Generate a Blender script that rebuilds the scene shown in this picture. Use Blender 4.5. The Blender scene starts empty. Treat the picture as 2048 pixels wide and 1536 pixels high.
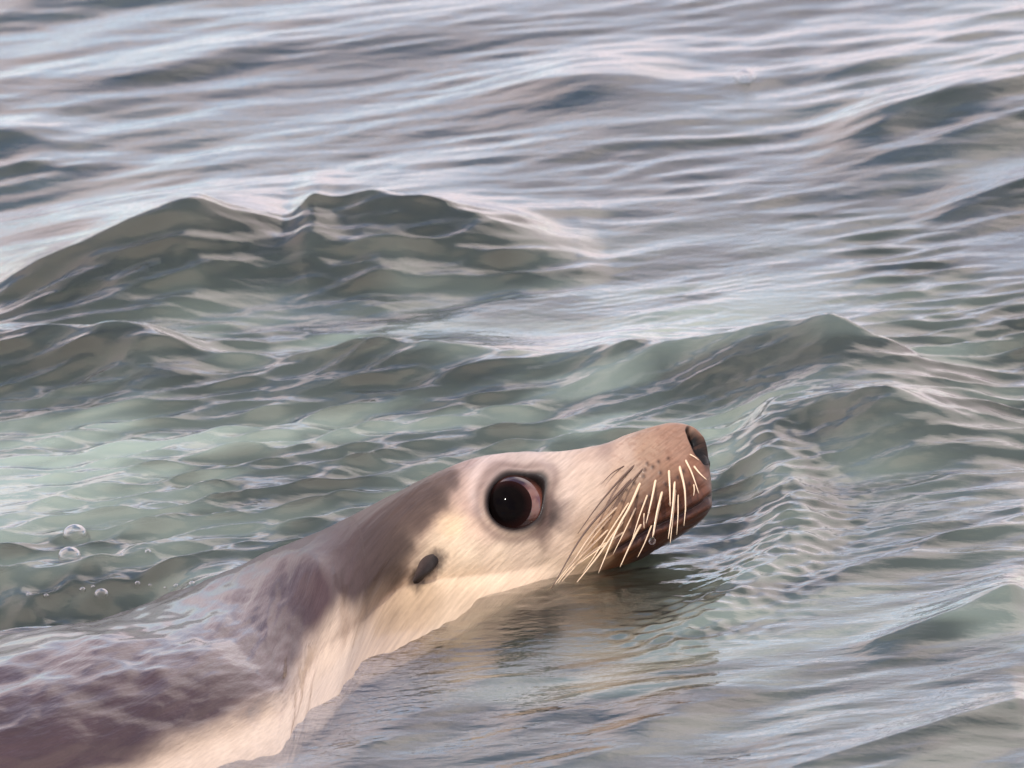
import bpy, math, random, time
T0 = time.time()
import numpy as np
from mathutils import Vector, Matrix
from mathutils.bvhtree import BVHTree

R = math.radians
sc = bpy.context.scene
COL = sc.collection
rng = np.random.default_rng(7)

# ------------------------------------------------------------------ camera
F_PX, TH, ROLL = 18400.0, R(17.0), R(3.0)      # focal length in 2048-wide pixels
fwd = np.array([0, math.cos(TH), -math.sin(TH)])
r0 = np.array([1.0, 0, 0]); u0 = np.cross(r0, fwd)
RT = math.cos(ROLL) * r0 - math.sin(ROLL) * u0
UP = np.cross(RT, fwd)
ZC = 7.10                                                  # distance of the sea lion's head along the view axis
AIM = np.array([0.0226, 3.4299, 0.0053])                    # point of the head seen at photo pixel (1100, 1100)
CAM = AIM - ZC * (fwd + (1100 - 1024) / F_PX * RT - (1100 - 768) / F_PX * UP)
CAM_H = CAM[2]
cd = bpy.data.cameras.new('camera'); cam = bpy.data.objects.new('camera', cd); COL.objects.link(cam)
M = Matrix.Identity(4)
for i in range(3):
    M[i][0], M[i][1], M[i][2], M[i][3] = RT[i], UP[i], -fwd[i], CAM[i]
cam.matrix_world = M
cd.sensor_width = 36.0; cd.lens = 36.0 * F_PX / 2048.0
cd.clip_start = 0.05; cd.clip_end = 2000
cd.dof.use_dof = True; cd.dof.focus_distance = 7.03; cd.dof.aperture_fstop = 18.0
sc.camera = cam

# ------------------------------------------------------------------ light
CLX, CLY = 7.0, 2.0
SUN_EL, SUN_AZ = R(52), R(215)          # azimuth clockwise from +Y
sd = Vector((math.sin(SUN_AZ) * math.cos(SUN_EL), math.cos(SUN_AZ) * math.cos(SUN_EL), math.sin(SUN_EL)))
ld = bpy.data.lights.new('sun', 'SUN'); ld.energy = 2.05; ld.angle = R(0.53); ld.color = (1.0, 0.95, 0.87)
sun = bpy.data.objects.new('sun', ld); COL.objects.link(sun)
sun.rotation_euler = (-sd).to_track_quat('-Z', 'Y').to_euler()

w = bpy.data.worlds.new('World'); sc.world = w; w.use_nodes = True
nt = w.node_tree; nt.nodes.clear()
def N(t, **k):
    n = nt.nodes.new(t)
    for a, b in k.items(): setattr(n, a, b)
    return n
def L(a, b): nt.links.new(a, b)
out = N('ShaderNodeOutputWorld'); bg = N('ShaderNodeBackground'); bg2 = N('ShaderNodeBackground')
sky = N('ShaderNodeTexSky', sky_type='NISHITA', sun_disc=False)
sky.sun_elevation = SUN_EL; sky.sun_rotation = SUN_AZ; sky.air_density = 1.0; sky.dust_density = 0.3; sky.ozone_density = 3.0
bg.inputs[1].default_value = 0.15
tc = N('ShaderNodeTexCoord'); sp = N('ShaderNodeSeparateXYZ'); L(tc.outputs['Generated'], sp.inputs[0])
az = N('ShaderNodeMath', operation='ABSOLUTE'); L(sp.outputs[2], az.inputs[0])
az2 = N('ShaderNodeMath', operation='ADD'); L(az.outputs[0], az2.inputs[0]); az2.inputs[1].default_value = 0.28
dx = N('ShaderNodeMath', operation='DIVIDE'); L(sp.outputs[0], dx.inputs[0]); L(az2.outputs[0], dx.inputs[1])
dy = N('ShaderNodeMath', operation='DIVIDE'); L(sp.outputs[1], dy.inputs[0]); L(az2.outputs[0], dy.inputs[1])
cmb = N('ShaderNodeCombineXYZ'); L(dx.outputs[0], cmb.inputs[0]); L(dy.outputs[0], cmb.inputs[1])
no = N('ShaderNodeTexNoise'); no.inputs['Scale'].default_value = 1.1; no.inputs['Detail'].default_value = 6; no.inputs['Roughness'].default_value = 0.55
mpo = N('ShaderNodeMapping'); mpo.inputs['Location'].default_value = (CLX, CLY, 0); L(cmb.outputs[0], mpo.inputs[0]); L(mpo.outputs[0], no.inputs['Vector'])
rp = N('ShaderNodeValToRGB'); rp.color_ramp.elements[0].position = 0.39; rp.color_ramp.elements[1].position = 0.50
L(no.outputs['Fac'], rp.inputs[0])
no2 = N('ShaderNodeTexNoise'); no2.inputs['Scale'].default_value = 1.6; no2.inputs['Detail'].default_value = 5
L(mpo.outputs[0], no2.inputs['Vector'])
rp2 = N('ShaderNodeValToRGB')
rp2.color_ramp.elements[0].position = 0.35; rp2.color_ramp.elements[0].color = (0.62, 0.50, 0.54, 1)
rp2.color_ramp.elements[1].position = 0.62; rp2.color_ramp.elements[1].color = (0.84, 0.75, 0.75, 1)
L(no2.outputs['Fac'], rp2.inputs[0])
L(rp2.outputs[0], bg2.inputs[0]); bg2.inputs[1].default_value = 1.45
mx = N('ShaderNodeMixShader'); L(sky.outputs[0], bg.inputs[0])
L(rp.outputs[0], mx.inputs[0]); L(bg.outputs[0], mx.inputs[1]); L(bg2.outputs[0], mx.inputs[2]); L(mx.outputs[0], out.inputs[0])

vs = sc.view_settings
vs.view_transform = 'Standard'; vs.look = 'None'; vs.exposure = 0.5; vs.gamma = 1.0; vs.use_curve_mapping = False
cy = sc.cycles
cy.use_denoising = True
try: cy.denoiser = 'OPENIMAGEDENOISE'
except Exception: pass
cy.max_bounces = 10; cy.diffuse_bounces = 3; cy.glossy_bounces = 4; cy.transmission_bounces = 8
cy.transparent_max_bounces = 12; cy.volume_bounces = 2; cy.caustics_reflective = False; cy.caustics_refractive = True; cy.blur_glossy = 0.5
cy.sample_clamp_indirect = 4.0

# ------------------------------------------------------------------ helpers
def ray(px, py): return fwd + (px - 1024) / F_PX * RT - (py - 768) / F_PX * UP
def W(px, py, z=0.0):
    d = ray(px, py); return CAM + d * ((z - CAM_H) / d[2])
def AT(px, py, zc): return CAM + zc * ray(px, py)
def PXY(P):
    d = P - CAM; zc = d @ fwd
    return 1024 + F_PX * (d @ RT) / zc, 768 - F_PX * (d @ UP) / zc
def lin(c): return tuple(((v / 255) / 12.92 if v / 255 <= 0.04045 else ((v / 255 + 0.055) / 1.055) ** 2.4) for v in c)

def lattice(ix, iy, seed):
    h = (ix.astype(np.int64) * 374761393 + iy.astype(np.int64) * 668265263 + seed * 974711) & 0x7fffffff
    h = ((h ^ (h >> 13)) * 1274126177) & 0x7fffffff
    return ((h ^ (h >> 16)) & 0xffff) / 65535.0
def vnoise(x, y, seed=0):
    ix = np.floor(x); iy = np.floor(y); fx = x - ix; fy = y - iy
    fx = fx * fx * fx * (fx * (fx * 6 - 15) + 10); fy = fy * fy * fy * (fy * (fy * 6 - 15) + 10)
    ix = ix.astype(np.int64); iy = iy.astype(np.int64)
    a = lattice(ix, iy, seed); b = lattice(ix + 1, iy, seed); c = lattice(ix, iy + 1, seed); d = lattice(ix + 1, iy + 1, seed)
    return (a + (b - a) * fx) * (1 - fy) + (c + (d - c) * fx) * fy
def fbm(x, y, seed=0, o=4):
    s = 0; a = 0.5
    for i in range(o):
        s = s + a * vnoise(x * 2 ** i, y * 2 ** i, seed + i * 17); a *= 0.5
    return s / (1 - 0.5 ** o)
def sstep(a, b, x):
    t = np.clip((x - a) / (b - a), 0, 1); return t * t * (3 - 2 * t)
def polydist(x, y, pts):
    """signed distance (positive beyond the line as seen from the camera), parameter 0..1 along it"""
    P = np.array(pts); seg = np.diff(P, axis=0); ln = np.hypot(seg[:, 0], seg[:, 1]); cum = np.r_[0, np.cumsum(ln)]
    if x.ndim == 2:                                   # only the points near the line matter
        mk = (np.abs(x) < 1.5) & (y > 2.0) & (y < 8.5)
        D = np.full(x.shape, 9.0, np.float32); T = np.full(x.shape, 0.5, np.float32)
        D[mk], T[mk] = polydist(x[mk], y[mk], pts)
        return D, T
    best = np.full(x.shape, 1e9, np.float32); sg = np.zeros(x.shape, np.float32); tt = np.zeros(x.shape, np.float32)
    for i in range(len(seg)):
        ex, ey = seg[i] / ln[i]
        qx = x - P[i, 0]; qy = y - P[i, 1]
        t = np.clip(qx * ex + qy * ey, 0, ln[i])
        dd = np.hypot(qx - t * ex, qy - t * ey); side = np.sign(ex * qy - ey * qx)
        m = dd < best
        best = np.where(m, dd, best); sg = np.where(m, side, sg); tt = np.where(m, cum[i] + t, tt)
    return best * sg, tt / cum[-1]
def smooth_line(pts, n=22):
    P = np.array(pts, float); t = np.r_[0, np.cumsum(np.hypot(*np.diff(P, axis=0).T))]
    return np.c_[cubic(t, P[:, 0], np.linspace(0, t[-1], n)), cubic(t, P[:, 1], np.linspace(0, t[-1], n))]
def cubic(t, v, q):
    """monotone-ish cubic Hermite through (t, v)"""
    t = np.asarray(t, float); v = np.asarray(v, float)
    d = np.diff(v) / np.diff(t); m = np.r_[d[0], (d[:-1] + d[1:]) / 2, d[-1]]
    i = np.clip(np.searchsorted(t, q) - 1, 0, len(t) - 2); h = t[i + 1] - t[i]; s = (q - t[i]) / h
    return ((2 * s**3 - 3 * s**2 + 1) * v[i] + (s**3 - 2 * s**2 + s) * h * m[i] + (-2 * s**3 + 3 * s**2) * v[i + 1] + (s**3 - s**2) * h * m[i + 1])

def mesh_from(name, V, Fq, smooth=True):
    me = bpy.data.meshes.new(name)
    V = np.ascontiguousarray(V, dtype=np.float32); Fq = np.ascontiguousarray(Fq, dtype=np.int32)
    me.vertices.add(len(V)); me.vertices.foreach_set('co', V.ravel())
    k = Fq.shape[1]
    me.loops.add(Fq.size); me.loops.foreach_set('vertex_index', Fq.ravel())
    me.polygons.add(len(Fq)); me.polygons.foreach_set('loop_start', np.arange(0, Fq.size, k, dtype=np.int32))
    me.polygons.foreach_set('loop_total', np.full(len(Fq), k, np.int32))
    me.update(calc_edges=True)
    me.polygons.foreach_set('use_smooth', np.full(len(me.polygons), smooth))
    return me
def link(name, me, mat=None, parent=None):
    o = bpy.data.objects.new(name, me); COL.objects.link(o)
    if mat and not me.materials: me.materials.append(mat)
    if parent: o.parent = parent
    return o
def fattr(me, name, vals):
    a = me.attributes.new(name, 'FLOAT', 'POINT'); a.data.foreach_set('value', np.ascontiguousarray(vals, dtype=np.float32))
def cattr(me, name, rgb):
    a = me.attributes.new(name, 'FLOAT_COLOR', 'POINT')
    a.data.foreach_set('color', np.ascontiguousarray(np.c_[rgb, np.ones(len(rgb))], dtype=np.float32).ravel())
class Mat:
    def __init__(s, name):
        s.m = bpy.data.materials.new(name); s.m.use_nodes = True; s.t = s.m.node_tree; s.t.nodes.clear()
        s.o = s.n('ShaderNodeOutputMaterial')
    def n(s, t, **k):
        q = s.t.nodes.new(t)
        for a, b in k.items():
            if a.startswith('i_'): q.inputs[a[2:].replace('_', ' ')].default_value = b
            else: setattr(q, a, b)
        return q
    def l(s, a, b): s.t.links.new(a, b)

# ------------------------------------------------------------------ water surface
def ridge(pxpts, hm, wf, wb, e0=0.12, e1=0.12, bend=0.5):
    """a crest seen through these photo points: a nearly straight line on the water whose height varies along it"""
    G = np.array([W(a, b, hm)[:2] for a, b in pxpts]); sl, c0 = np.polyfit(G[:, 0], G[:, 1], 1)
    xm, ym = G.mean(0); xs, hs, yl = [], [], []
    for a, b in pxpts:
        d = ray(a, b); yy = ym + bend * sl * (CAM[0] + d[0] * ((ym - CAM[1]) / d[1]) - xm); t = (yy - CAM[1]) / d[1]
        p = CAM + d * t; xs.append(p[0]); yl.append(p[1]); hs.append(max(p[2], 0.002))
    return (np.array(xs), np.array(yl), np.array(hs), wf, wb, e0, e1)
RIDGES = [
    # photo crests: far left swell, mounds behind, long middle crest, right hummock, ridge right of the muzzle
    ridge([(-260, 690), (-120, 625), (0, 556), (150, 470), (300, 388), (390, 362), (480, 385), (600, 440), (720, 500)], 0.036, 0.19, 0.30),
    ridge([(560, 450), (640, 410), (720, 384), (800, 374), (950, 408), (1060, 450), (1130, 480), (1240, 505)], 0.030, 0.16, 0.22),
    ridge([(400, 545), (560, 505), (680, 482), (760, 490), (850, 520), (980, 560)], 0.016, 0.12, 0.12, 0.45, 0.45),
    ridge([(-300, 650), (-100, 645), (0, 640), (110, 634), (200, 628), (280, 630), (340, 650), (430, 686), (550, 694), (700, 676), (900, 668), (1050, 690), (1180, 708), (1280, 706), (1400, 730)], 0.033, 0.15, 0.13, 0.05, 0.1),
    ridge([(1080, 730), (1200, 714), (1330, 672), (1420, 646), (1500, 624), (1580, 611), (1650, 612), (1720, 632), (1800, 662), (1900, 712), (2000, 770), (2100, 800)], 0.030, 0.16, 0.13, 0.15, 0.15),
    ridge([(1440, 830), (1560, 800), (1660, 775), (1750, 754), (1820, 750), (1940, 788), (2060, 842), (2200, 880)], 0.026, 0.15, 0.11, 0.15, 0.1),
    ridge([(1560, 255), (1700, 215), (1800, 185), (1950, 130), (2100, 110), (2300, 100)], 0.035, 0.22, 0.25, 0.3, 0.1),
    ridge([(1780, 425), (1880, 395), (1970, 360), (2060, 330), (2200, 300)], 0.016, 0.10, 0.15, 0.3, 0.1),
    ridge([(750, 150), (1020, 125), (1150, 98), (1300, 95), (1400, 115), (1600, 150)], 0.024, 0.25, 0.25, 0.5, 0.5),
    ridge([(-200, 250), (-60, 232), (60, 230), (160, 250), (300, 280)], 0.016, 0.2, 0.2, 0.1, 0.45),
    # low swells of the foreground
    ridge([(1180, 1430), (1300, 1400), (1430, 1375), (1590, 1350), (1700, 1300), (1900, 1200), (2100, 1130)], 0.006, 0.06, 0.10, 0.2, 0.1, 0.8),
    ridge([(1400, 1600), (1500, 1560), (1700, 1490), (1900, 1430), (2100, 1370)], 0.006, 0.07, 0.08, 0.2, 0.1, 0.8),
    ridge([(1500, 1230), (1700, 1130), (1900, 1060), (2100, 1000)], 0.005, 0.08, 0.08, 0.2, 0.1, 0.8),
]
# fan of rows across the view and beyond it to the horizon on all sides; spacing grows with distance
ga = np.arange(-0.135, 0.1351, 0.00043)
ge = []; s_ = 0.00043; q = ga[-1]
while q < 60: s_ *= 1.22; q += s_; ge.append(q)
gs = np.r_[-np.array(ge[::-1]), ga, ge]
ya = [2.72]
while ya[-1] < 5.7: ya.append(ya[-1] + 0.0023 * (ya[-1] / 3.0))
yb = [2.72]; s_ = 0.0026
while yb[-1] > -160: s_ *= 1.2; yb.append(yb[-1] - s_)
yc = [ya[-1]]; s_ = 0.005
while yc[-1] < 170: s_ *= 1.2; yc.append(yc[-1] + s_)
gy = np.array(yb[1:][::-1] + ya + yc[1:])
NX, NY = len(gs), len(gy)
gw = np.clip(gy, 2.72, 5.7)
X0 = (gs[None, :] * gw[:, None]).astype(np.float32); Y0 = np.repeat(gy[:, None], NX, 1).astype(np.float32)
SP = np.maximum(np.gradient(X0, axis=1), np.gradient(gy)[:, None]).astype(np.float32)
X = X0.copy(); Y = Y0.copy(); Z = np.zeros_like(X0)

# where the animal is: keep the chop down over its back and flank
BODY_LINE = np.array([(-0.62, 2.86), (-0.36, 3.13), (-0.20, 3.25), (-0.08, 3.32)])
bd, bt = polydist(X0, Y0, BODY_LINE)
near_body = np.exp(-(np.abs(bd) / 0.15) ** 4)
calm = 1 - 0.85 * near_body
HEAD = np.array([0.08, 3.47])
hd = np.hypot((X0 - HEAD[0]) / 1.0, (Y0 - HEAD[1]) / 1.3)

def waves(lams, slope, th0, spread, seed, mod=None, chop=0.6, warp=0.0):
    global X, Y, Z
    g = np.random.default_rng(seed); n = len(lams)
    wx = 0 if not warp else warp * (fbm(X0 * 3.1, Y0 * 3.1, seed, 2) - 0.5); wy = 0 if not warp else warp * (fbm(X0 * 3.1 + 40, Y0 * 3.1 + 9, seed + 3, 2) - 0.5)
    U, V_ = X0 + wx, Y0 + wy
    dX = np.zeros_like(X0); dY = np.zeros_like(X0); dZ = np.zeros_like(X0)
    for lam in lams:
        th = th0 + g.normal() * spread; k = 2 * math.pi / lam; A = slope / k / math.sqrt(n / 2)
        ph = k * (U * math.cos(th) + V_ * math.sin(th)) + g.uniform(0, 6.283)
        at = np.clip(1.6 - SP / (lam * 0.22), 0, 1)
        c = A * at * np.cos(ph); s = A * at * np.sin(ph)
        dZ += c; dX -= chop * math.cos(th) * s; dY -= chop * math.sin(th) * s
    if mod is not None: dX *= mod; dY *= mod; dZ *= mod
    X += dX; Y += dY; Z += dZ

TH0 = R(112); fgc = 0.28 + 0.72 * sstep(3.15, 3.6, Y0 - 0.2 * X0)
g = np.random.default_rng(3)
farw = sstep(4.0, 4.7, Y0)
shore = 1 - 0.9 * np.exp(-(hd / 0.20) ** 2)
waves(g.uniform(0.7, 1.8, 7), 0.035, TH0, 0.3, 11, 0.25 + 0.75 * farw)
waves(g.uniform(0.16, 0.55, 22), 0.042, TH0, 0.28, 12, fgc * calm * shore * (0.30 + 0.70 * farw), 0.8, 0.06)
waves(g.uniform(0.05, 0.16, 30), 0.05, TH0, 0.30, 13, fgc * calm * (0.25 + 1.1 * sstep(0.3, 0.7, fbm(X0 * 2.3, Y0 * 1.7, 5))), 0.8, 0.08)
# ridges
RN = fbm(X0 * 9, Y0 * 9, 21, 2); FRONT = 0.95; FM = np.zeros_like(X0)
for xs, yl, hs, wf, wb, e0, e1 in RIDGES:
    mk = (Y0 > yl.min() - 1.2) & (Y0 < yl.max() + 1.2) & (X0 > xs.min() - 0.02) & (X0 < xs.max() + 0.02)
    xx, yy = X0[mk], Y0[mk]; q = np.linspace(xs[0], xs[-1], 200)
    xw = np.clip(xx + 0.05 * (RN[mk] - 0.5), xs[0], xs[-1])
    yc_ = np.interp(xw, q, cubic(xs, yl, q)); hc = np.interp(xw, q, np.maximum(cubic(xs, hs, q), 0.001))
    d = yy - yc_ + 0.02 * (RN[mk] - 0.5); t = (xx - xs[0]) / (xs[-1] - xs[0])
    q_ = np.abs(d) / np.where(d < 0, wf * FRONT, wb)
    prof = np.exp(-2.2 * q_ ** 1.25)
    FM[mk] = np.maximum(FM[mk], np.clip(hc / 0.03, 0, 1) * np.exp(-((d + 0.05) / 0.085) ** 2) * sstep(0, e0, t) * sstep(0, e1, 1 - t))
    hc = hc * (0.45 if yl.mean() > 4.72 else 0.66 if yl.mean() > 4.3 else 0.9)
    Z[mk] += hc * prof * sstep(0, e0, t) * sstep(0, e1, 1 - t)
waves(np.random.default_rng(8).uniform(0.05, 0.2, 14), 0.06, R(146), 0.22, 19, calm * (1 - sstep(3.2, 3.7, Y0)) * (X0 > -9), 0.6, 0.06)
waves(np.random.default_rng(77).uniform(0.03, 0.085, 30), 0.05, R(106), 0.25, 23, calm * (0.4 + 0.9 * sstep(0.3, 0.65, fbm(X0 * 2.5, Y0 * 2.0, 47))) * (0.4 + 0.6 * farw), 0.7, 0.08)
# fine wind ripples: strongest in the animal's wake band and on the lee faces
band = np.exp(-((Y0 - 3.78 - 0.20 * X0) / 0.36) ** 2)
rip = (0.16 + 0.12 * sstep(3.3, 3.7, Y0) - 0.14 * sstep(4.1, 4.7, Y0) + 1.25 * band) * sstep(0.25, 0.65, fbm(X0 * 5.0 + Y0 * 1.5, Y0 * 3.0, 31)) * (1 - 0.6 * near_body)
waves(g.uniform(0.016, 0.05, 34), 0.29, R(103), 0.24, 14, rip, 0.75, 0.05)
rip2 = (0.08 + 1.1 * band) * sstep(0.35, 0.7, fbm(X0 * 7 + 5, Y0 * 5.0, 37)) * (1 - 0.7 * near_body)
waves(g.uniform(0.009, 0.017, 24), 0.18, R(100), 0.45, 15, rip2, 0.5, 0.03)
FM *= 0.25 + 0.75 * sstep(3.4, 3.75, Y0)
waves(g.uniform(0.014, 0.06, 44), 0.34, R(110), 0.26, 18, FM * (1 - 0.35 * sstep(4.6, 5.6, Y0)) * sstep(0.28, 0.62, fbm(X0 * 4 + Y0, Y0 * 4, 38)), 0.7, 0.06)
waves(g.uniform(0.008, 0.015, 18), 0.18, R(112), 0.5, 20, FM * sstep(4.7, 4.2, Y0), 0.5, 0.03)
# bow wave arc in front of the muzzle, with its short ripples
arc = smooth_line([W(a, b)[:2] for a, b in [(1410, 868), (1500, 900), (1565, 960), (1590, 1030), (1560, 1110), (1480, 1180), (1360, 1250), (1200, 1300)]])
ad, at_ = polydist(X0, Y0, arc)
am = np.exp(-(ad / 0.030) ** 2) * sstep(0, 0.1, at_) * sstep(0, 0.25, 1 - at_)
Z += 0.013 * am
waves(g.uniform(0.010, 0.022, 20), 0.26, R(60), 1.2, 16, np.exp(-(ad / 0.055) ** 2) * sstep(0, 0.12, 1 - at_), 0.5, 0.02)
wk = np.exp(-(((X0 + 0.14) / 0.26) ** 2 + ((Y0 - 3.66 - 0.30 * (X0 + 0.1)) / 0.17) ** 2)) * (1 - near_body)
waves(np.random.default_rng(31).uniform(0.026, 0.05, 12), 0.40, R(122), 0.13, 22, wk, 0.8, 0.05)
# trough behind the back, churned
tr = smooth_line([W(a, b)[:2] for a, b in [(-200, 1215), (0, 1195), (150, 1180), (300, 1165), (430, 1150)]])
td, tt_ = polydist(X0, Y0, tr)
tm = np.exp(-(td / 0.045) ** 2) * sstep(0, 0.25, 1 - tt_)
Z -= 0.028 * tm
waves(g.uniform(0.02, 0.06, 16), 0.30, R(80), 1.0, 17, np.exp(-((td - 0.05) / 0.09) ** 2) * sstep(0, 0.3, 1 - tt_), 0.6, 0.04)
Z = Z - 0.004
fl = smooth_line([W(a, b)[:2] for a, b in [(-200, 1640), (100, 1500), (350, 1400), (600, 1300), (820, 1230), (950, 1200)]])
fd, ft_ = polydist(X0, Y0, fl)
fl2 = smooth_line([W(a, b)[:2] for a, b in [(420, 1420), (600, 1330), (800, 1240), (960, 1195), (1080, 1175)]]); fd2, ft2 = polydist(X0, Y0, fl2)
Z += 0.006 * np.exp(-(fd2 / 0.055) ** 2) * sstep(0, 0.25, ft2) * (fbm(X0 * 16, Y0 * 16, 88) - 0.15)
fgm = (1 - sstep(3.3, 3.7, Y0)) * sstep(2.0, 2.6, Y0)
# aeration (fine bubbles stirred in) of the wake
aer = band * (0.35 + 0.65 * sstep(0.35, 0.6, fbm(X0 * 2.2, Y0 * 2.2, 41))) * sstep(0.3, -0.1, X0 - 0.25)
aer *= 1 - np.exp(-(((X0 - 0.19) / 0.07) ** 2 + ((Y0 - 3.53) / 0.14) ** 2) ** 2)
aer = np.maximum(aer, 0.35 * np.exp(-(ad / 0.04) ** 2) * sstep(0, 0.1, at_))
aer = np.maximum(aer, 0.22 * sstep(0.3, 0.6, fbm(X0 * 1.5, Y0 * 1.5, 48)))
aer = np.maximum(aer, 0.45 * fgm * sstep(0.35, 0.6, fbm(X0 * 4 + 3, Y0 * 4, 45)))
aer *= sstep(0.1, 0.25, np.abs(bd)) * 0.6 + 0.4
aer *= 1 - np.exp(-(fd2 / 0.12) ** 4) * sstep(-0.01, 0.02, ft2)
aer *= (1 - 0.85 * FM) * (1 - 0.9 * np.exp(-(td / 0.09) ** 2) * sstep(0, 0.25, 1 - tt_)) * (1 - 0.75 * wk); aer *= 0.35 + 0.75 * sstep(0.30, 0.62, fbm(X0 * 9 - Y0 * 2, Y0 * 26 - X0 * 6, 43, 3))

V = np.stack([X.ravel(), Y.ravel(), Z.ravel()], 1)
idx = np.arange(NX * NY).reshape(NY, NX)
Q = np.stack([idx[:-1, :-1], idx[:-1, 1:], idx[1:, 1:], idx[1:, :-1]], -1).reshape(-1, 4)
# close the body of water: skirt and floor
rim = np.concatenate([idx[0, :], idx[1:, -1], idx[-1, -2::-1], idx[-2:0:-1, 0]])
nb = len(V); low = V[rim].copy(); low[:, 2] = -1.6
V = np.r_[V, low, [[0, 0, -1.6]]]
k = len(rim); j = np.arange(k); jn = (j + 1) % k
skirt = np.stack([rim[jn], rim[j], nb + j, nb + jn], 1)
j2 = np.arange(0, k - 1, 2)
floor = np.stack([nb + (j2 + 2) % k, nb + j2 + 1, nb + j2, np.full(len(j2), nb + k)], 1)
me = mesh_from('water', V, np.r_[Q, skirt, floor])
fattr(me, 'aer', np.r_[aer.ravel(), np.zeros(k + 1)])

print('water mesh', len(V), time.time() - T0)
m = Mat('sea_water')
tc = m.n('ShaderNodeTexCoord')
mp = m.n('ShaderNodeMapping'); mp.inputs['Rotation'].default_value = (0, 0, R(-20)); mp.inputs['Scale'].default_value = (40, 110, 60); m.l(tc.outputs['Object'], mp.inputs[0])
nz = m.n('ShaderNodeTexNoise', i_Scale=1.0, i_Detail=3.0, i_Roughness=0.6); m.l(mp.outputs[0], nz.inputs['Vector'])
bp = m.n('ShaderNodeBump', i_Strength=0.35, i_Distance=0.002); m.l(nz.outputs['Fac'], bp.inputs['Height'])
fr_ = m.n('ShaderNodeFresnel', i_IOR=1.40); m.l(bp.outputs[0], fr_.inputs['Normal'])
fr = m.n('ShaderNodeMath', operation='MULTIPLY', use_clamp=True); m.l(fr_.outputs[0], fr.inputs[0]); fr.inputs[1].default_value = 1.95
gl = m.n('ShaderNodeBsdfGlossy', i_Roughness=0.03); m.l(bp.outputs[0], gl.inputs['Normal'])
tr_ = m.n('ShaderNodeBsdfTransparent')
df = m.n('ShaderNodeBsdfDiffuse'); df.inputs['Color'].default_value = (0.64, 0.79, 0.68, 1); m.l(bp.outputs[0], df.inputs['Normal'])
at = m.n('ShaderNodeAttribute', attribute_name='aer')
mu = m.n('ShaderNodeMath', operation='MULTIPLY'); m.l(at.outputs['Fac'], mu.inputs[0]); mu.inputs[1].default_value = 0.46
mxa = m.n('ShaderNodeMixShader'); rfr = m.n('ShaderNodeBsdfRefraction', i_IOR=1.33, i_Roughness=0.0); m.l(bp.outputs[0], rfr.inputs['Normal'])
mxt = m.n('ShaderNodeMixShader'); mxt.inputs[0].default_value = 0.6; m.l(tr_.outputs[0], mxt.inputs[1]); m.l(rfr.outputs[0], mxt.inputs[2])
m.l(mu.outputs[0], mxa.inputs[0]); m.l(mxt.outputs[0], mxa.inputs[1]); m.l(df.outputs[0], mxa.inputs[2])
mxb = m.n('ShaderNodeMixShader'); m.l(fr.outputs[0], mxb.inputs[0]); m.l(mxa.outputs[0], mxb.inputs[1]); m.l(gl.outputs[0], mxb.inputs[2])
m.l(mxb.outputs[0], m.o.inputs['Surface'])
va = m.n('ShaderNodeVolumeAbsorption', i_Density=9.0); va.inputs['Color'].default_value = (0.50, 0.58, 0.45, 1)
vsn = m.n('ShaderNodeVolumeScatter', i_Density=3.6, i_Anisotropy=0.3); vsn.inputs['Color'].default_value = (0.90, 0.90, 0.78, 1)
ad_ = m.n('ShaderNodeAddShader'); m.l(va.outputs[0], ad_.inputs[0]); m.l(vsn.outputs[0], ad_.inputs[1]); m.l(ad_.outputs[0], m.o.inputs['Volume'])
WATER = link('water', me, m.m); WATER['kind'] = 'structure'

# ------------------------------------------------------------------ sea bed
n_ = 40; q = np.linspace(-150, 150, n_); bx_, by_ = np.meshgrid(q, q)
V = np.stack([bx_.ravel(), by_.ravel(), (-1.25 + 0.12 * (fbm(bx_ * 0.1, by_ * 0.1, 3) - 0.5)).ravel()], 1)
idx = np.arange(n_ * n_).reshape(n_, n_)
me = mesh_from('seabed', V, np.stack([idx[:-1, :-1], idx[:-1, 1:], idx[1:, 1:], idx[1:, :-1]], -1).reshape(-1, 4))
m = Mat('sand')
nz = m.n('ShaderNodeTexNoise', i_Scale=3.0, i_Detail=6.0); cr = m.n('ShaderNodeValToRGB')
cr.color_ramp.elements[0].color = (0.16, 0.15, 0.10, 1); cr.color_ramp.elements[1].color = (0.34, 0.31, 0.22, 1)
pb = m.n('ShaderNodeBsdfPrincipled', i_Roughness=0.95)
m.l(nz.outputs['Fac'], cr.inputs[0]); m.l(cr.outputs[0], pb.inputs['Base Color']); m.l(pb.outputs[0], m.o.inputs['Surface'])
SB = link('seabed', me, m.m); SB['kind'] = 'structure'

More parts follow.
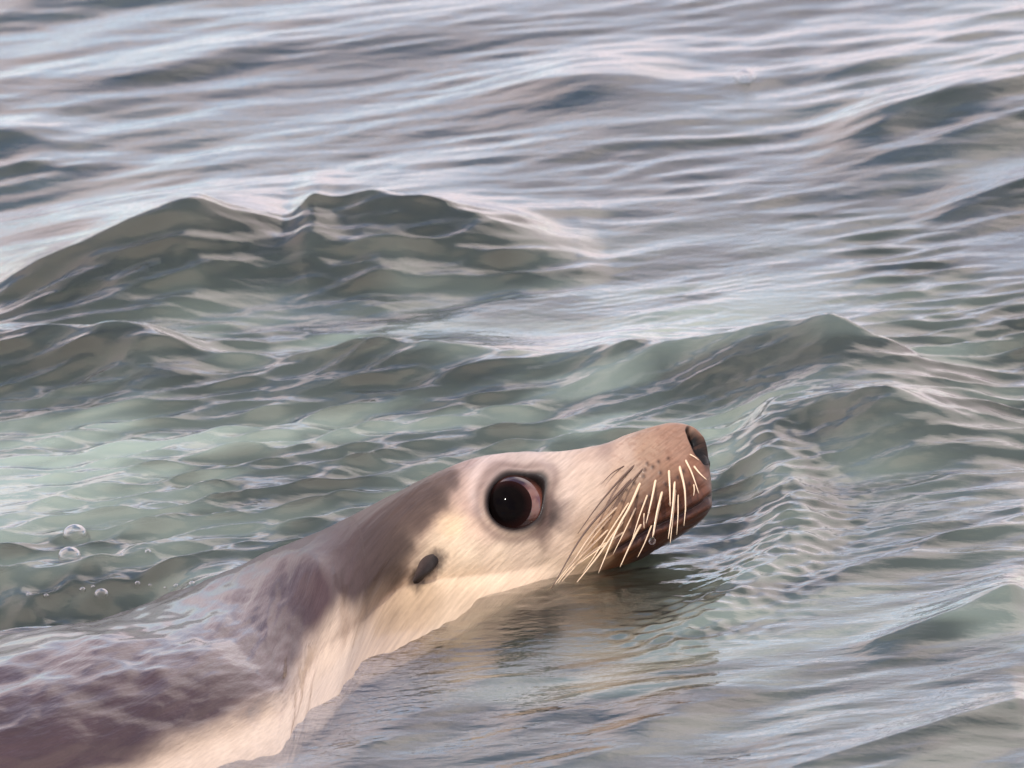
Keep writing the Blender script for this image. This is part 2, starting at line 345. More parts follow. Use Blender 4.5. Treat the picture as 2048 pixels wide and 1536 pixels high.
# ------------------------------------------------------------------ sea lion
PXM = ZC / F_PX                                       # metres per photo pixel at the head
HEADST = [  # top of the section, bottom of it, half width (all in pixels at the head's distance)
    ((1420, 938), (1424, 972), 10), ((1417, 908), (1423, 1000), 34), ((1409, 880), (1415, 1024), 50), ((1395, 861), (1399, 1044), 60),
    ((1372, 849), (1372, 1064), 70), ((1340, 846), (1332, 1088), 78), ((1300, 856), (1286, 1116), 86), ((1250, 873), (1226, 1147), 92),
    ((1190, 891), (1156, 1180), 98), ((1130, 902), (1090, 1206), 110), ((1060, 904), (1016, 1230), 132), ((990, 908), (946, 1252), 150),
    ((920, 926), (876, 1278), 160), ((840, 960), (800, 1310), 180), ((760, 999), (732, 1340), 215)]
BODYST = [  # centre, half height above and below it, half width (metres)
    ((-0.155, 3.375, -0.034), 0.068, 0.085, 0.120), ((-0.205, 3.318, -0.058), 0.083, 0.10, 0.160),
    ((-0.265, 3.250, -0.080), 0.104, 0.12, 0.200), ((-0.340, 3.180, -0.102), 0.137, 0.14, 0.225), ((-0.46, 3.085, -0.130), 0.165, 0.16, 0.24),
    ((-0.62, 2.98, -0.150), 0.170, 0.17, 0.210), ((-0.86, 2.80, -0.18), 0.165, 0.165, 0.200), ((-1.10, 2.62, -0.22), 0.13, 0.13, 0.155),
    ((-1.32, 2.46, -0.25), 0.07, 0.07, 0.09), ((-1.45, 2.36, -0.26), 0.01, 0.01, 0.012)]
C, Uv, Au, Ad, B, Sv = [], [], [], [], [], []
for t, b, hw in HEADST:
    P1, P0 = AT(*t, ZC), AT(*b, ZC); C.append((P1 + P0) / 2); h = np.linalg.norm(P1 - P0) / 2
    Uv.append((P1 - P0) / (2 * h)); Au.append(h); Ad.append(h); B.append(hw * PXM); Sv.append(-fwd)
ROLLB = [R(v) for v in (6, 9, 11, 12, 12, 12, 10, 5, 0, 0)]      # the animal leans, near flank up
bc = np.array([q[0] for q in BODYST]); tg = np.gradient(bc, axis=0)
for q, tn in zip(BODYST, tg):
    tn = tn / np.linalg.norm(tn); s_ = np.cross(tn, [0, 0, 1.0]); s_ = s_ / np.linalg.norm(s_)
    if s_ @ fwd > 0: s_ = -s_
    u_ = np.cross(s_, tn); u_ = u_ * np.sign(u_[2])
    kf = (0.22, 0.42, 0.62, 0.82)[len(C) - 15] if len(C) < 19 else 1.0
    hs_ = np.array([-fwd[0], -fwd[1], 0.0]); s_ = s_ * kf + hs_ * (1 - kf); s_ /= np.linalg.norm(s_); u_ = np.array([0, 0, 1.0]) - s_[2] * s_
    al = ROLLB[len(C) - 15]; s_, u_ = s_ * math.cos(al) + u_ * math.sin(al), u_ * math.cos(al) - s_ * math.sin(al)
    C.append(np.array(q[0])); Uv.append(u_); Au.append(q[1]); Ad.append(q[2]); B.append(q[3]); Sv.append(s_)
C = np.array(C); Uv = np.array(Uv); Sv = np.array(Sv)
tk = np.r_[0, np.cumsum(np.linalg.norm(np.diff(C, axis=0), axis=1) + 0.004)]
tq = np.r_[np.linspace(0, tk[14], 400)[:-1], tk[14] + (tk[-1] - tk[14]) * np.linspace(0, 1, 260) ** 1.25]
ip = lambda v: np.stack([cubic(tk, v[:, i], tq) for i in range(v.shape[1])], 1) if v.ndim == 2 else cubic(tk, v, tq)
Cq, Uq, Sq = ip(C), ip(Uv), ip(Sv)
Uq /= np.linalg.norm(Uq, axis=1)[:, None]; Sq /= np.linalg.norm(Sq, axis=1)[:, None]
Auq, Adq, Bq = [np.maximum(ip(np.array(v)), 0.002) for v in (Au, Ad, B)]
NP_ = 320; ph = np.linspace(0, 2 * math.pi, NP_, endpoint=False); NS = len(tq)
cs, sn = np.cos(ph), np.sin(ph)
isbody = sstep(tk[14], tk[17], tq)
ex = 2.0 / (2.15 + 0.35 * isbody)                                  # superellipse, squarer in the body
SU = np.sign(sn)[None] * np.abs(sn)[None] ** ex[:, None]; SS = np.sign(cs)[None] * np.abs(cs)[None] ** ex[:, None]
# the head narrows towards its top and the cheeks hang fuller
wid = 1 - 0.22 * np.clip(SU, 0, 1) ** 2 * (1 - isbody)[:, None]
HU = np.where(SU > 0, Auq[:, None], Adq[:, None]) * SU
MID = Cq[:, None] + Uq[:, None] * HU[..., None]
P = MID + Sq[:, None] * (Bq[:, None] * SS * wid)[..., None]
def gauss_rows(A, sig):
    k_ = np.exp(-0.5 * (np.arange(-3 * sig, 3 * sig + 1) / sig) ** 2); k_ /= k_.sum(); n = 3 * sig
    Ap = np.concatenate([np.repeat(A[:1], n, 0), A, np.repeat(A[-1:], n, 0)]); o = np.zeros_like(A)
    for i, v in enumerate(k_): o += v * Ap[i:i + len(A)]
    return o
jw = (sstep(tk[12], tk[14], tq) * sstep(tk[17], tk[15], tq))[:, None, None]
P = P + (gauss_rows(P, 26) - P) * jw
PU, PV = PXY(MID.reshape(-1, 3)); PU = PU.reshape(NS, NP_); PV = PV.reshape(NS, NP_)   # side-view pattern coordinates, both flanks alike
def normals(P):
    a = np.gradient(P, axis=0); b = np.roll(P, -1, 1) - np.roll(P, 1, 1)
    n = np.cross(a, b); n /= np.linalg.norm(n, axis=2)[..., None] + 1e-12
    o = P - Cq[:, None]; return n * np.sign((n * o).sum(2))[..., None]
hd_ = (1 - sstep(tk[13], tk[15], tq))[:, None]
side = sstep(0.10, 0.35, np.abs(SS))
def seg(u, v, pts):
    d, t = polydist(u.ravel().astype(np.float32), v.ravel().astype(np.float32), pts); return np.abs(d).reshape(u.shape), t.reshape(u.shape)
NRM = normals(P)
# eye opening: a drop shape with its corner forward and up
EC = (1032, 1000)
ca, sa = math.cos(R(-39)), math.sin(R(-39))
ea = (PU - EC[0]) * ca + (PV - EC[1]) * sa; eb = -(PU - EC[0]) * sa + (PV - EC[1]) * ca
er = np.hypot(ea / np.where(ea > 0, 66, 56), eb / (53 - 22 * sstep(10, 70, ea)))
disp = -(1 - sstep(0.86, 1.04, er)) * 36 + 3 * np.exp(-((er - 1.17) / 0.13) ** 2)
er2 = np.hypot((PU - 1030) / 80, (PV - 985) / 78)
disp += 5 * np.exp(-((er2 - 1.0) / 0.22) ** 2) * sstep(10, -50, PV - 985)          # brow fold
disp += -7 * np.exp(-(((PU - 1112) / 30) ** 2 + ((PV - 1030) / 45) ** 2))           # hollow before the eye
# nostril, mouth line, lip pad, whisker bed
nd, ntp = seg(PU, PV, [(1380, 861), (1396, 884), (1407, 906), (1412, 920)])
nw = 9 + 6 * np.sin(np.clip(ntp, 0, 1) * math.pi)
nostril = 1 - sstep(0.6, 1.15, nd / nw)
disp += -30 * nostril
md, mt = seg(PU, PV, [(1424, 990), (1404, 1004), (1360, 1030), (1300, 1058), (1240, 1094), (1190, 1122)])
mouth = np.exp(-(md / 4.5) ** 2) * sstep(1.0, 0.75, mt)
disp += -7 * mouth + 4 * np.exp(-((md - 12) / 8) ** 2) * sstep(1.0, 0.7, mt)
disp += 12 * np.exp(-(((PU - 1335) / 60) ** 2 + ((PV - 975) / 55) ** 2))            # full whisker pad
disp += -5 * np.exp(-(((PU - 1345) / 40) ** 2 + ((PV - 912) / 16) ** 2))
disp += 10 * np.exp(-(((PU - 960) / 80) ** 2 + ((PV - 1120) / 60) ** 2))            # cheek
disp += -8 * np.exp(-(((PU - 900) / 40) ** 2 + ((PV - 1010) / 50) ** 2))
dots = np.zeros_like(PU)
for zx, zy in [(800, 460), (790, 510), (915, 485), (1045, 515), (950, 565), (740, 655), (625, 695), (590, 840), (475, 895), (700, 790), (680, 910), (860, 440), (905, 400), (980, 370), (820, 415), (870, 590), (1000, 640), (830, 660), (900, 740), (1090, 470), (1130, 560), (720, 560), (660, 610), (560, 770), (780, 720), (640, 800)]:
    dots = np.maximum(dots, np.exp(-(((PU - (1080 + zx / 3.84)) / 3.6) ** 2 + ((PV - (820 + zy / 3.84)) / 4.4) ** 2)))
disp += 1.6 * dots
disp *= sstep(0.3 * tk[1], tk[2], tq)[:, None]
P = P + NRM * (disp * side * hd_ * PXM)[..., None]
# neck crease where the shoulders' water sheet starts, muscle swell of the body, loose fur folds
TT = np.repeat(tq[:, None], NP_, 1); PHI = np.repeat(((ph + math.pi) % (2 * math.pi) - math.pi)[None], NS, 0)
ARC = PHI * np.maximum(Bq, Auq)[:, None]
bodyw = isbody[:, None]
fold = (fbm(TT * 16, ARC * 24, 51) - 0.5) * 0.010 + (fbm(TT * 45, ARC * 80, 52) - 0.5) * 0.003
P = P + NRM * (fold * bodyw)[..., None]
P = P + NRM * ((fbm(TT * 40, ARC * 60, 53) - 0.5) * 0.0022 * (1 - bodyw))[..., None]
near = np.clip(SS, 0, 1) * sstep(0.9, 0.2, SU)
P = P + Sq[:, None] * (0.010 * near * np.exp(-((TT - tk[14] - 0.01) / 0.055) ** 2))[..., None]
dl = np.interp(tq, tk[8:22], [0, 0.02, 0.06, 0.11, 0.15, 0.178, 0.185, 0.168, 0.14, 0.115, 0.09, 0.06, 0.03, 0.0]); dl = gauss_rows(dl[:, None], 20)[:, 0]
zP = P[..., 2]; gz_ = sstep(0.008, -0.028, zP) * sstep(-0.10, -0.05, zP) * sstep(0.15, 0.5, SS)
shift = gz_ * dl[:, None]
P = P + shift[..., None] * np.array([-0.10, -1.0, 0.098])          # chest and shoulder awash under the head
hump = np.exp(-((TT - tk[15] - 0.012) / 0.030) ** 2) * np.exp(-((PHI - 0.9) / 0.6) ** 2)
P = P + NRM * (0.010 * hump)[..., None]

# coat colours (fur albedo as sRGB), scattered data interpolated over the side view
ANCH = [(620,1085,110,95,96),(700,1050,104,87,84),(760,1040,100,82,76),(830,1000,108,88,80),(900,960,122,102,95),(760,1100,94,75,68),(800,1080,104,85,75),(850,1035,118,96,86),
 (720,1130,100,83,76),(775,1140,112,92,80),(905,1050,226,198,164),(890,1090,222,200,172),(880,1130,224,202,175),(930,1100,226,206,180),(960,1050,208,180,158),(1000,1110,238,216,190),
 (1050,1100,236,214,190),(945,980,188,164,152),(940,1010,180,152,138),(960,950,190,170,162),(1000,915,182,164,158),(1060,910,184,168,160),(1110,930,200,182,170),(1130,980,208,187,172),
 (1120,1085,226,202,180),(1100,1130,236,212,186),(1180,1000,208,185,166),(1180,930,200,179,164),(1240,905,205,178,160),(1180,904,186,164,150),(1205,894,158,136,126),(1250,950,205,175,150),
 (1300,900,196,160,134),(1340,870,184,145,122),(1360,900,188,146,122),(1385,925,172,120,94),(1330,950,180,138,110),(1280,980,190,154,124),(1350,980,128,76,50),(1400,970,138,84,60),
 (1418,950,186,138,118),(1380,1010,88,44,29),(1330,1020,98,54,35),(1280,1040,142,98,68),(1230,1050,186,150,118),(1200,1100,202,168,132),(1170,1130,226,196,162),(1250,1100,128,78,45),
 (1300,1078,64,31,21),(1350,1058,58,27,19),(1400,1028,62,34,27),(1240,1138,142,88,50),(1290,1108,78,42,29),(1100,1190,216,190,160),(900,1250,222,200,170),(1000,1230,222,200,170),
 (800,1310,214,192,162),(790,1200,190,165,138),(840,1190,206,180,150),(860,990,112,92,84),(870,1010,124,103,92),(980,905,180,162,158),(940,915,150,130,126),(1100,1040,104,88,83),(1085,1072,140,120,108),(1108,1005,128,110,103),(1050,1092,222,198,176),(975,1060,216,190,170)]
A_ = np.array(ANCH, float); num = np.zeros((NS, NP_, 3)); den = np.zeros((NS, NP_))
wob = 26 * (fbm(PU / 38, PV / 38, 61) - 0.5); wob2 = 26 * (fbm(PU / 38 + 9, PV / 38 + 4, 62) - 0.5)
for a in A_:
    wgt = 1 / (((PU + wob - a[0]) ** 2 + (PV + wob2 - a[1]) ** 2) + 300) ** 1.9
    num += wgt[..., None] * np.array(lin(a[2:])); den += wgt
col = num / den[..., None]
mz = sstep(1170, 1300, PU)[..., None]; g_ = col.mean(2, keepdims=True)
col = col * (1 - 0.42 * mz); col = col + (g_ * 0.6 - col) * 0.06 * mz
nk = sstep(0.30, 0.12, g_); col = col * (1 - 0.62 * nk * (1 - mz)); col = col * (1 - 0.14 * (1 - nk) * (1 - mz)) * np.array([1.0, 0.985, 0.95])
pad = sstep(125, 15, np.hypot((PU - 1345) / 1.25, PV - 1045)) * sstep(1180, 1290, PU)
col = col + (np.array(lin((92, 50, 33))) * 0.8 - col) * (0.88 * pad)[..., None]
def blend(col, c, f): return col + (np.array(lin(c)) - col) * np.clip(f, 0, 1)[..., None]
streak = fbm((PU * 0.78 - PV * 0.62) / 30, (PU * 0.62 + PV * 0.78) / 3.2, 64, 3)
col = col * (1 + 0.30 * (streak - 0.5))[..., None]
col = blend(col, (24, 15, 13), (1 - sstep(1.05, 1.33, er)) * side)                      # lid rim
col = blend(col, (100, 80, 72), 0.62 * np.exp(-((er - 1.42) / 0.20) ** 2) * side)
col = blend(col, (202, 184, 176), 0.3 * np.exp(-((er2 - 1.06) / 0.13) ** 2) * sstep(30, -40, PV - 985 + (PU - 1030) * 0.5) * side)
noseleather = sstep(1400, 1412, PU) * sstep(950, 925, PV)
col = blend(col, (20, 14, 14), 0.9 * noseleather)
col = blend(col, (5, 3, 3), (1 - sstep(0.95, 1.3, nd / nw)) * side)                   # inside of the nostril
col = blend(col, (48, 22, 18), 0.9 * mouth * side)
col = blend(col, (46, 30, 26), 0.85 * dots * side)
eed_, eet = seg(PU, PV, [(874, 1116), (852, 1138), (838, 1152)])
col = blend(col, (44, 33, 30), 0.85 * (1 - sstep(8, 30, eed_ + 14 * (fbm(PU / 8, PV / 8, 69, 3) - 0.5))) * side * (1 - isbody)[:, None])
speck = sstep(0.55, 0.72, fbm(PU / 9, PV / 6, 66, 3)) * sstep(1190, 1260, PU) * side
col = blend(col, (110, 72, 52), 0.25 * speck)
# body: dark back, cream flank and belly
flank = np.abs(SS) * np.sign(SU + 0.2)
dk = np.array(lin((66, 50, 50))) * (0.75 + 0.5 * fbm(TT * 30, ARC * 60, 71))[..., None]
cr_ = np.array(lin((196, 176, 155))) * (0.93 + 0.14 * fbm(TT * 14, ARC * 50, 72))[..., None]
edge = PHI * np.sign(np.cos(PHI)) ; elev = np.where(np.abs(PHI) <= math.pi / 2, PHI, np.sign(PHI) * math.pi - PHI)
bnd = np.interp(tq, [tk[13], tk[14], tk[15], tk[16], tk[17]], [-0.05, 0.20, 0.52, 0.52, 0.44])[:, None] + 0.14 * (fbm(TT * 22, ARC * 30, 73) - 0.5)
bcol = cr_ + (dk - cr_) * sstep(-0.10, 0.14, elev - bnd)[..., None]
col = col + (bcol - col) * sstep(tk[13], tk[15], TT + 0.03 * (fbm(TT * 30, ARC * 30, 74) - 0.5))[..., None]

col = col * (1 - 0.16 * sstep(0.004, 0.05, shift))[..., None]                            # awash chest painted darker to offset the sun it faces; also soaked fur
SL = bpy.data.objects.new('sea_lion', None); COL.objects.link(SL); SL.location = Vector(C[14]); SL.location.z = 0
SL['label'] = 'wet sea lion swimming with its grey and cream head raised above the water'
SL['category'] = 'sea lion'
ORG = np.array(SL.location)
Vb = (P - ORG).reshape(-1, 3); idx = np.arange(NS * NP_).reshape(NS, NP_); nx_ = np.roll(idx, -1, 1)
Qb = np.stack([idx[:-1], nx_[:-1], nx_[1:], idx[1:]], -1).reshape(-1, 4)
c0 = len(Vb); Vb = np.r_[Vb, [P[0].mean(0) - ORG], [P[-1].mean(0) - ORG]]
cap = np.r_[np.stack([idx[0, 0::2], np.roll(idx[0], -1)[0::2], np.roll(idx[0], -2)[0::2], np.full(NP_ // 2, c0)], 1),
            np.stack([np.roll(idx[-1], -2)[0::2], np.roll(idx[-1], -1)[0::2], idx[-1, 0::2], np.full(NP_ // 2, c0 + 1)], 1)]
bme = mesh_from('body', Vb, np.r_[Qb, cap])
bm_ = __import__('bmesh').new(); bm_.from_mesh(bme); __import__('bmesh').ops.recalc_face_normals(bm_, faces=bm_.faces); bm_.to_mesh(bme); bm_.free()
ext = lambda v: np.r_[v.reshape(NS * NP_, -1), v[0].reshape(NP_, -1).mean(0)[None], v[-1].reshape(NP_, -1).mean(0)[None]]
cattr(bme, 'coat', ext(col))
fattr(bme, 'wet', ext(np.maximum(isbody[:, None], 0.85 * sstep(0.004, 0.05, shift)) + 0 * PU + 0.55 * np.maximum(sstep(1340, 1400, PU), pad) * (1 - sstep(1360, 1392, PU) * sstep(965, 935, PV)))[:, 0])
fur_a = np.where(TT > tk[14], TT / PXM, PU * 0.78 - PV * 0.62); fur_b = np.where(TT > tk[14], ARC / PXM, PU * 0.62 + PV * 0.78)
va_ = bme.attributes.new('fur', 'FLOAT_VECTOR', 'POINT'); va_.data.foreach_set('vector', np.ascontiguousarray(ext(np.stack([fur_a, fur_b, 0 * PU + SS * 40], -1)), dtype=np.float32).ravel())

m = Mat('wet_fur')
at = m.n('ShaderNodeAttribute', attribute_name='coat'); fv = m.n('ShaderNodeAttribute', attribute_name='fur'); wt = m.n('ShaderNodeAttribute', attribute_name='wet')
mp = m.n('ShaderNodeMapping'); mp.inputs['Scale'].default_value = (0.03, 0.20, 0.03); m.l(fv.outputs['Vector'], mp.inputs[0])
nz = m.n('ShaderNodeTexNoise', i_Scale=1.0, i_Detail=3.0, i_Roughness=0.65); m.l(mp.outputs[0], nz.inputs['Vector'])
mr = m.n('ShaderNodeMapRange'); mr.inputs[1].default_value = 0.25; mr.inputs[2].default_value = 0.75; mr.inputs[3].default_value = 0.81; mr.inputs[4].default_value = 1.14
m.l(nz.outputs['Fac'], mr.inputs[0])
vm = m.n('ShaderNodeVectorMath', operation='SCALE'); m.l(at.outputs['Color'], vm.inputs[0]); m.l(mr.outputs[0], vm.inputs['Scale'])
bp = m.n('ShaderNodeBump', i_Strength=0.35, i_Distance=0.0015); fw = m.n('ShaderNodeMath', operation='MULTIPLY_ADD'); m.l(wt.outputs['Fac'], fw.inputs[0]); fw.inputs[1].default_value = -0.75; fw.inputs[2].default_value = 1.0
fh = m.n('ShaderNodeMath', operation='MULTIPLY'); m.l(nz.outputs['Fac'], fh.inputs[0]); m.l(fw.outputs[0], fh.inputs[1]); m.l(fh.outputs[0], bp.inputs['Height'])
mp2 = m.n('ShaderNodeMapping'); mp2.inputs['Scale'].default_value = (0.03, 0.075, 0.03); m.l(fv.outputs['Vector'], mp2.inputs[0])
nz2 = m.n('ShaderNodeTexNoise', i_Scale=1.0, i_Detail=4.0); m.l(mp2.outputs[0], nz2.inputs['Vector'])
ml = m.n('ShaderNodeMath', operation='MULTIPLY'); m.l(nz2.outputs['Fac'], ml.inputs[0]); m.l(wt.outputs['Fac'], ml.inputs[1])
bp2 = m.n('ShaderNodeBump', i_Strength=0.4, i_Distance=0.004); m.l(ml.outputs[0], bp2.inputs['Height']); m.l(bp.outputs[0], bp2.inputs['Normal'])
rg = m.n('ShaderNodeMapRange'); rg.inputs[3].default_value = 0.5; rg.inputs[4].default_value = 0.30; m.l(wt.outputs['Fac'], rg.inputs[0])
pb = m.n('ShaderNodeBsdfPrincipled'); m.l(vm.outputs[0], pb.inputs['Base Color']); m.l(bp2.outputs[0], pb.inputs['Normal']); m.l(rg.outputs[0], pb.inputs['Roughness'])
pb.inputs['Specular IOR Level'].default_value = 0.3; pb.inputs['Sheen Weight'].default_value = 0.03; pb.inputs['Sheen Roughness'].default_value = 0.4
ct = m.n('ShaderNodeMapRange'); ct.inputs[3].default_value = 0.05; ct.inputs[4].default_value = 0.9; m.l(wt.outputs['Fac'], ct.inputs[0]); m.l(ct.outputs[0], pb.inputs['Coat Weight'])
pb.inputs['Coat Roughness'].default_value = 0.12; pb.inputs['Coat IOR'].default_value = 1.33
m.l(pb.outputs[0], m.o.inputs['Surface'])
BODY = link('body', bme, m.m, SL)

# ---- eyes: eyeball with a dark iris bulging from it
co = np.empty(len(bme.vertices) * 3, np.float32); bme.vertices.foreach_get('co', co)
BVH = BVHTree.FromPolygons([Vector(v) for v in (co.reshape(-1, 3) + ORG)], [tuple(p) for p in Qb])
def on_skin(px, py):
    d = Vector(ray(px, py)).normalized(); h = BVH.ray_cast(Vector(CAM), d)
    return h[0], h[1]
def sphere_mesh(name, r, nu=48, nv=32, th1=math.pi):
    th = np.linspace(0, th1, nv + 1)[1:]; a = np.linspace(0, 2 * math.pi, nu, endpoint=False)
    V = np.stack([np.sin(th)[:, None] * np.cos(a), np.sin(th)[:, None] * np.sin(a), np.cos(th)[:, None] + 0 * a], -1).reshape(-1, 3) * r
    V = np.r_[V, [[0, 0, r]]]; top = len(V) - 1; q = np.arange(nu * nv).reshape(nv, nu); n_ = np.roll(q, -1, 1)
    F = np.stack([q[:-1], q[1:], n_[1:], n_[:-1]], -1).reshape(-1, 4)
    c = np.stack([q[0, 0::2], np.roll(q[0], -1)[0::2], np.roll(q[0], -2)[0::2], np.full(nu // 2, top)], 1)
    return mesh_from(name, V, np.r_[F, c])
m = Mat('eyeball_red_brown'); pb = m.n('ShaderNodeBsdfPrincipled', i_Roughness=0.12); pb.inputs['Coat Weight'].default_value = 1.0; pb.inputs['Coat Roughness'].default_value = 0.02
nz = m.n('ShaderNodeTexNoise', i_Scale=90.0, i_Detail=4.0); cr = m.n('ShaderNodeValToRGB')
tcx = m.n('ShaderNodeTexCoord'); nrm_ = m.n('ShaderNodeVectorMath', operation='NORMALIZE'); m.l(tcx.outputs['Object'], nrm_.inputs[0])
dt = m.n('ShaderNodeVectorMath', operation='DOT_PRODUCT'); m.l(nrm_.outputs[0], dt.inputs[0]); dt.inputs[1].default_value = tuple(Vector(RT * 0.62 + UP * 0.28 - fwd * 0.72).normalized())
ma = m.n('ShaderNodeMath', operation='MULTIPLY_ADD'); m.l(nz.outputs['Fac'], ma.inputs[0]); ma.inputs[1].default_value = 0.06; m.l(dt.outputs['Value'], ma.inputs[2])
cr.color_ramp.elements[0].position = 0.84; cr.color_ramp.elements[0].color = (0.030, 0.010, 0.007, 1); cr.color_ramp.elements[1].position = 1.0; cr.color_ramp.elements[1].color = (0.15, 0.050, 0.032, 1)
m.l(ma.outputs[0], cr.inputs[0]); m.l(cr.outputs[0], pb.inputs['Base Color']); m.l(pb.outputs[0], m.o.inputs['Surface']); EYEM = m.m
m = Mat('iris_black'); pb = m.n('ShaderNodeBsdfPrincipled', i_Roughness=0.06); pb.inputs['Specular IOR Level'].default_value = 0.03
ge_ = m.n('ShaderNodeTexCoord'); sx = m.n('ShaderNodeSeparateXYZ'); m.l(ge_.outputs['Object'], sx.inputs[0])
cr = m.n('ShaderNodeValToRGB'); cr.color_ramp.elements[0].position = 0.72; cr.color_ramp.elements[0].color = (0.022, 0.008, 0.007, 1); cr.color_ramp.elements[1].position = 0.9; cr.color_ramp.elements[1].color = (0.003, 0.002, 0.002, 1)
dv = m.n('ShaderNodeMath', operation='DIVIDE'); m.l(sx.outputs[2], dv.inputs[0]); dv.inputs[1].default_value = 77 * PXM
m.l(dv.outputs[0], cr.inputs[0]); m.l(cr.outputs[0], pb.inputs['Base Color']); m.l(pb.outputs[0], m.o.inputs['Surface']); IRISM = m.m
ERAD = 76 * PXM
ie = np.unravel_index(np.argmin((PU - EC[0]) ** 2 + (PV - EC[1]) ** 2 + 1e9 * (SS < 0)), PU.shape)
for sgn in (1, -1):
    # centre of the opening on the undisplaced flank, mirrored across the head's midplane for the far eye
    base = MID[ie] + sgn * Sq[ie[0]] * (Bq[ie[0]] * SS[ie] * wid[ie])
    nn = NRM[ie] if sgn > 0 else NRM[ie] - 2 * (NRM[ie] @ Sq[ie[0]]) * Sq[ie[0]]
    ctr = base - nn * (ERAD - 8 * PXM) + (RT * 7 + UP * 5) * PXM
    e = link('eye', sphere_mesh('eye', ERAD), EYEM, SL); e.location = Vector(ctr - ORG)
    gz = nn + (-0.36) * RT + (-0.20) * UP
    i_ = link('iris', sphere_mesh('iris', ERAD * 1.012, 48, 20, R(40)), IRISM, e)
    i_.rotation_euler = Vector(gz).to_track_quat('Z', 'Y').to_euler()

# ---- ear: a small furled flap pointing back and down
def ear(sgn):
    hit, nr = on_skin(866, 1122)
    hit = np.array(hit); nr = np.array(nr)
    ax = -0.62 * RT - 0.72 * UP - 0.0 * nr; ax /= np.linalg.norm(ax)
    sd_ = np.cross(ax, nr); sd_ /= np.linalg.norm(sd_); nv_ = np.cross(sd_, ax)
    n1, n2 = 40, 32; V = []; cc = []
    for i in range(n1):
        t = i / (n1 - 1); rad = (8 + 11 * math.sin(min(1, t * 1.7 + 0.1) * math.pi / 2)) * math.sqrt(max(0.0, 1 - t ** 2.4)) * (1 - 0.35 * t) + 0.3
        c = hit + ax * (t * 82 - 12) * PXM + nr * PXM * (-8 + 16 * math.sin(t * math.pi * 0.8)) + sd_ * PXM * 5 * math.sin(t * 3.0)
        for j in range(n2):
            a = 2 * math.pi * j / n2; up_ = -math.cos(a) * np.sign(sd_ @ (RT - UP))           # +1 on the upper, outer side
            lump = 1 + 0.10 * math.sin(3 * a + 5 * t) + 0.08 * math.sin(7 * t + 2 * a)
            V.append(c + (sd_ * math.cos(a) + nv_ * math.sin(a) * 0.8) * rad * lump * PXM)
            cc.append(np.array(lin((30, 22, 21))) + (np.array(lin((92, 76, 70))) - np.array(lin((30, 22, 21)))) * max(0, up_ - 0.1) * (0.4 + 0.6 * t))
    V = np.array(V)
    if sgn < 0:
        o = Cq[ie[0]]; V = V - 2 * ((V - o) @ Sq[ie[0]])[:, None] * Sq[ie[0]]
    V = V - ORG; q = np.arange(n1 * n2).reshape(n1, n2); n_ = np.roll(q, -1, 1)
    F = np.stack([q[:-1], n_[:-1], n_[1:], q[1:]], -1).reshape(-1, 4); F = np.r_[F, [[q[-1, 0], q[-1, 8], q[-1, 16], q[-1, 24]]]]
    eme = mesh_from('ear', V, F); cattr(eme, 'coat', np.array(cc))
    return link('ear', eme, EARM, SL)
m = Mat('ear_leather'); pb = m.n('ShaderNodeBsdfPrincipled', i_Roughness=0.35); nz = m.n('ShaderNodeTexNoise', i_Scale=220.0, i_Detail=4.0)
at = m.n('ShaderNodeAttribute', attribute_name='coat'); mr = m.n('ShaderNodeMapRange'); mr.inputs[1].default_value = 0.3; mr.inputs[2].default_value = 0.7; mr.inputs[3].default_value = 0.5; mr.inputs[4].default_value = 1.4
m.l(nz.outputs['Fac'], mr.inputs[0]); vm = m.n('ShaderNodeVectorMath', operation='SCALE'); m.l(at.outputs['Color'], vm.inputs[0]); m.l(mr.outputs[0], vm.inputs['Scale']); m.l(vm.outputs[0], pb.inputs['Base Color'])
bp = m.n('ShaderNodeBump', i_Strength=0.5, i_Distance=0.002); m.l(nz.outputs['Fac'], bp.inputs['Height']); m.l(bp.outputs[0], pb.inputs['Normal'])
pb.inputs['Specular IOR Level'].default_value = 0.3; pb.inputs['Coat Weight'].default_value = 0.1; m.l(pb.outputs[0], m.o.inputs['Surface']); EARM = m.m
ear(1); ear(-1)

# ---- whiskers
def whisk_mat(name, c):
    m = Mat(name); pb = m.n('ShaderNodeBsdfPrincipled', i_Roughness=0.3); pb.inputs['Base Color'].default_value = (*c, 1); pb.inputs['Coat Weight'].default_value = 0.5
    nz = m.n('ShaderNodeTexNoise', i_Scale=60.0); mr = m.n('ShaderNodeMapRange'); mr.inputs[3].default_value = 0.7; mr.inputs[4].default_value = 1.2; m.l(nz.outputs['Fac'], mr.inputs[0])
    rgb = m.n('ShaderNodeRGB'); rgb.outputs[0].default_value = (*c, 1); vm = m.n('ShaderNodeVectorMath', operation='SCALE'); m.l(rgb.outputs[0], vm.inputs[0]); m.l(mr.outputs[0], vm.inputs['Scale']); m.l(vm.outputs[0], pb.inputs['Base Color'])
    m.l(pb.outputs[0], m.o.inputs['Surface']); return m.m
WL, WD = whisk_mat('whisker_straw', (0.80, 0.60, 0.40)), whisk_mat('whisker_dark', (0.10, 0.055, 0.035))
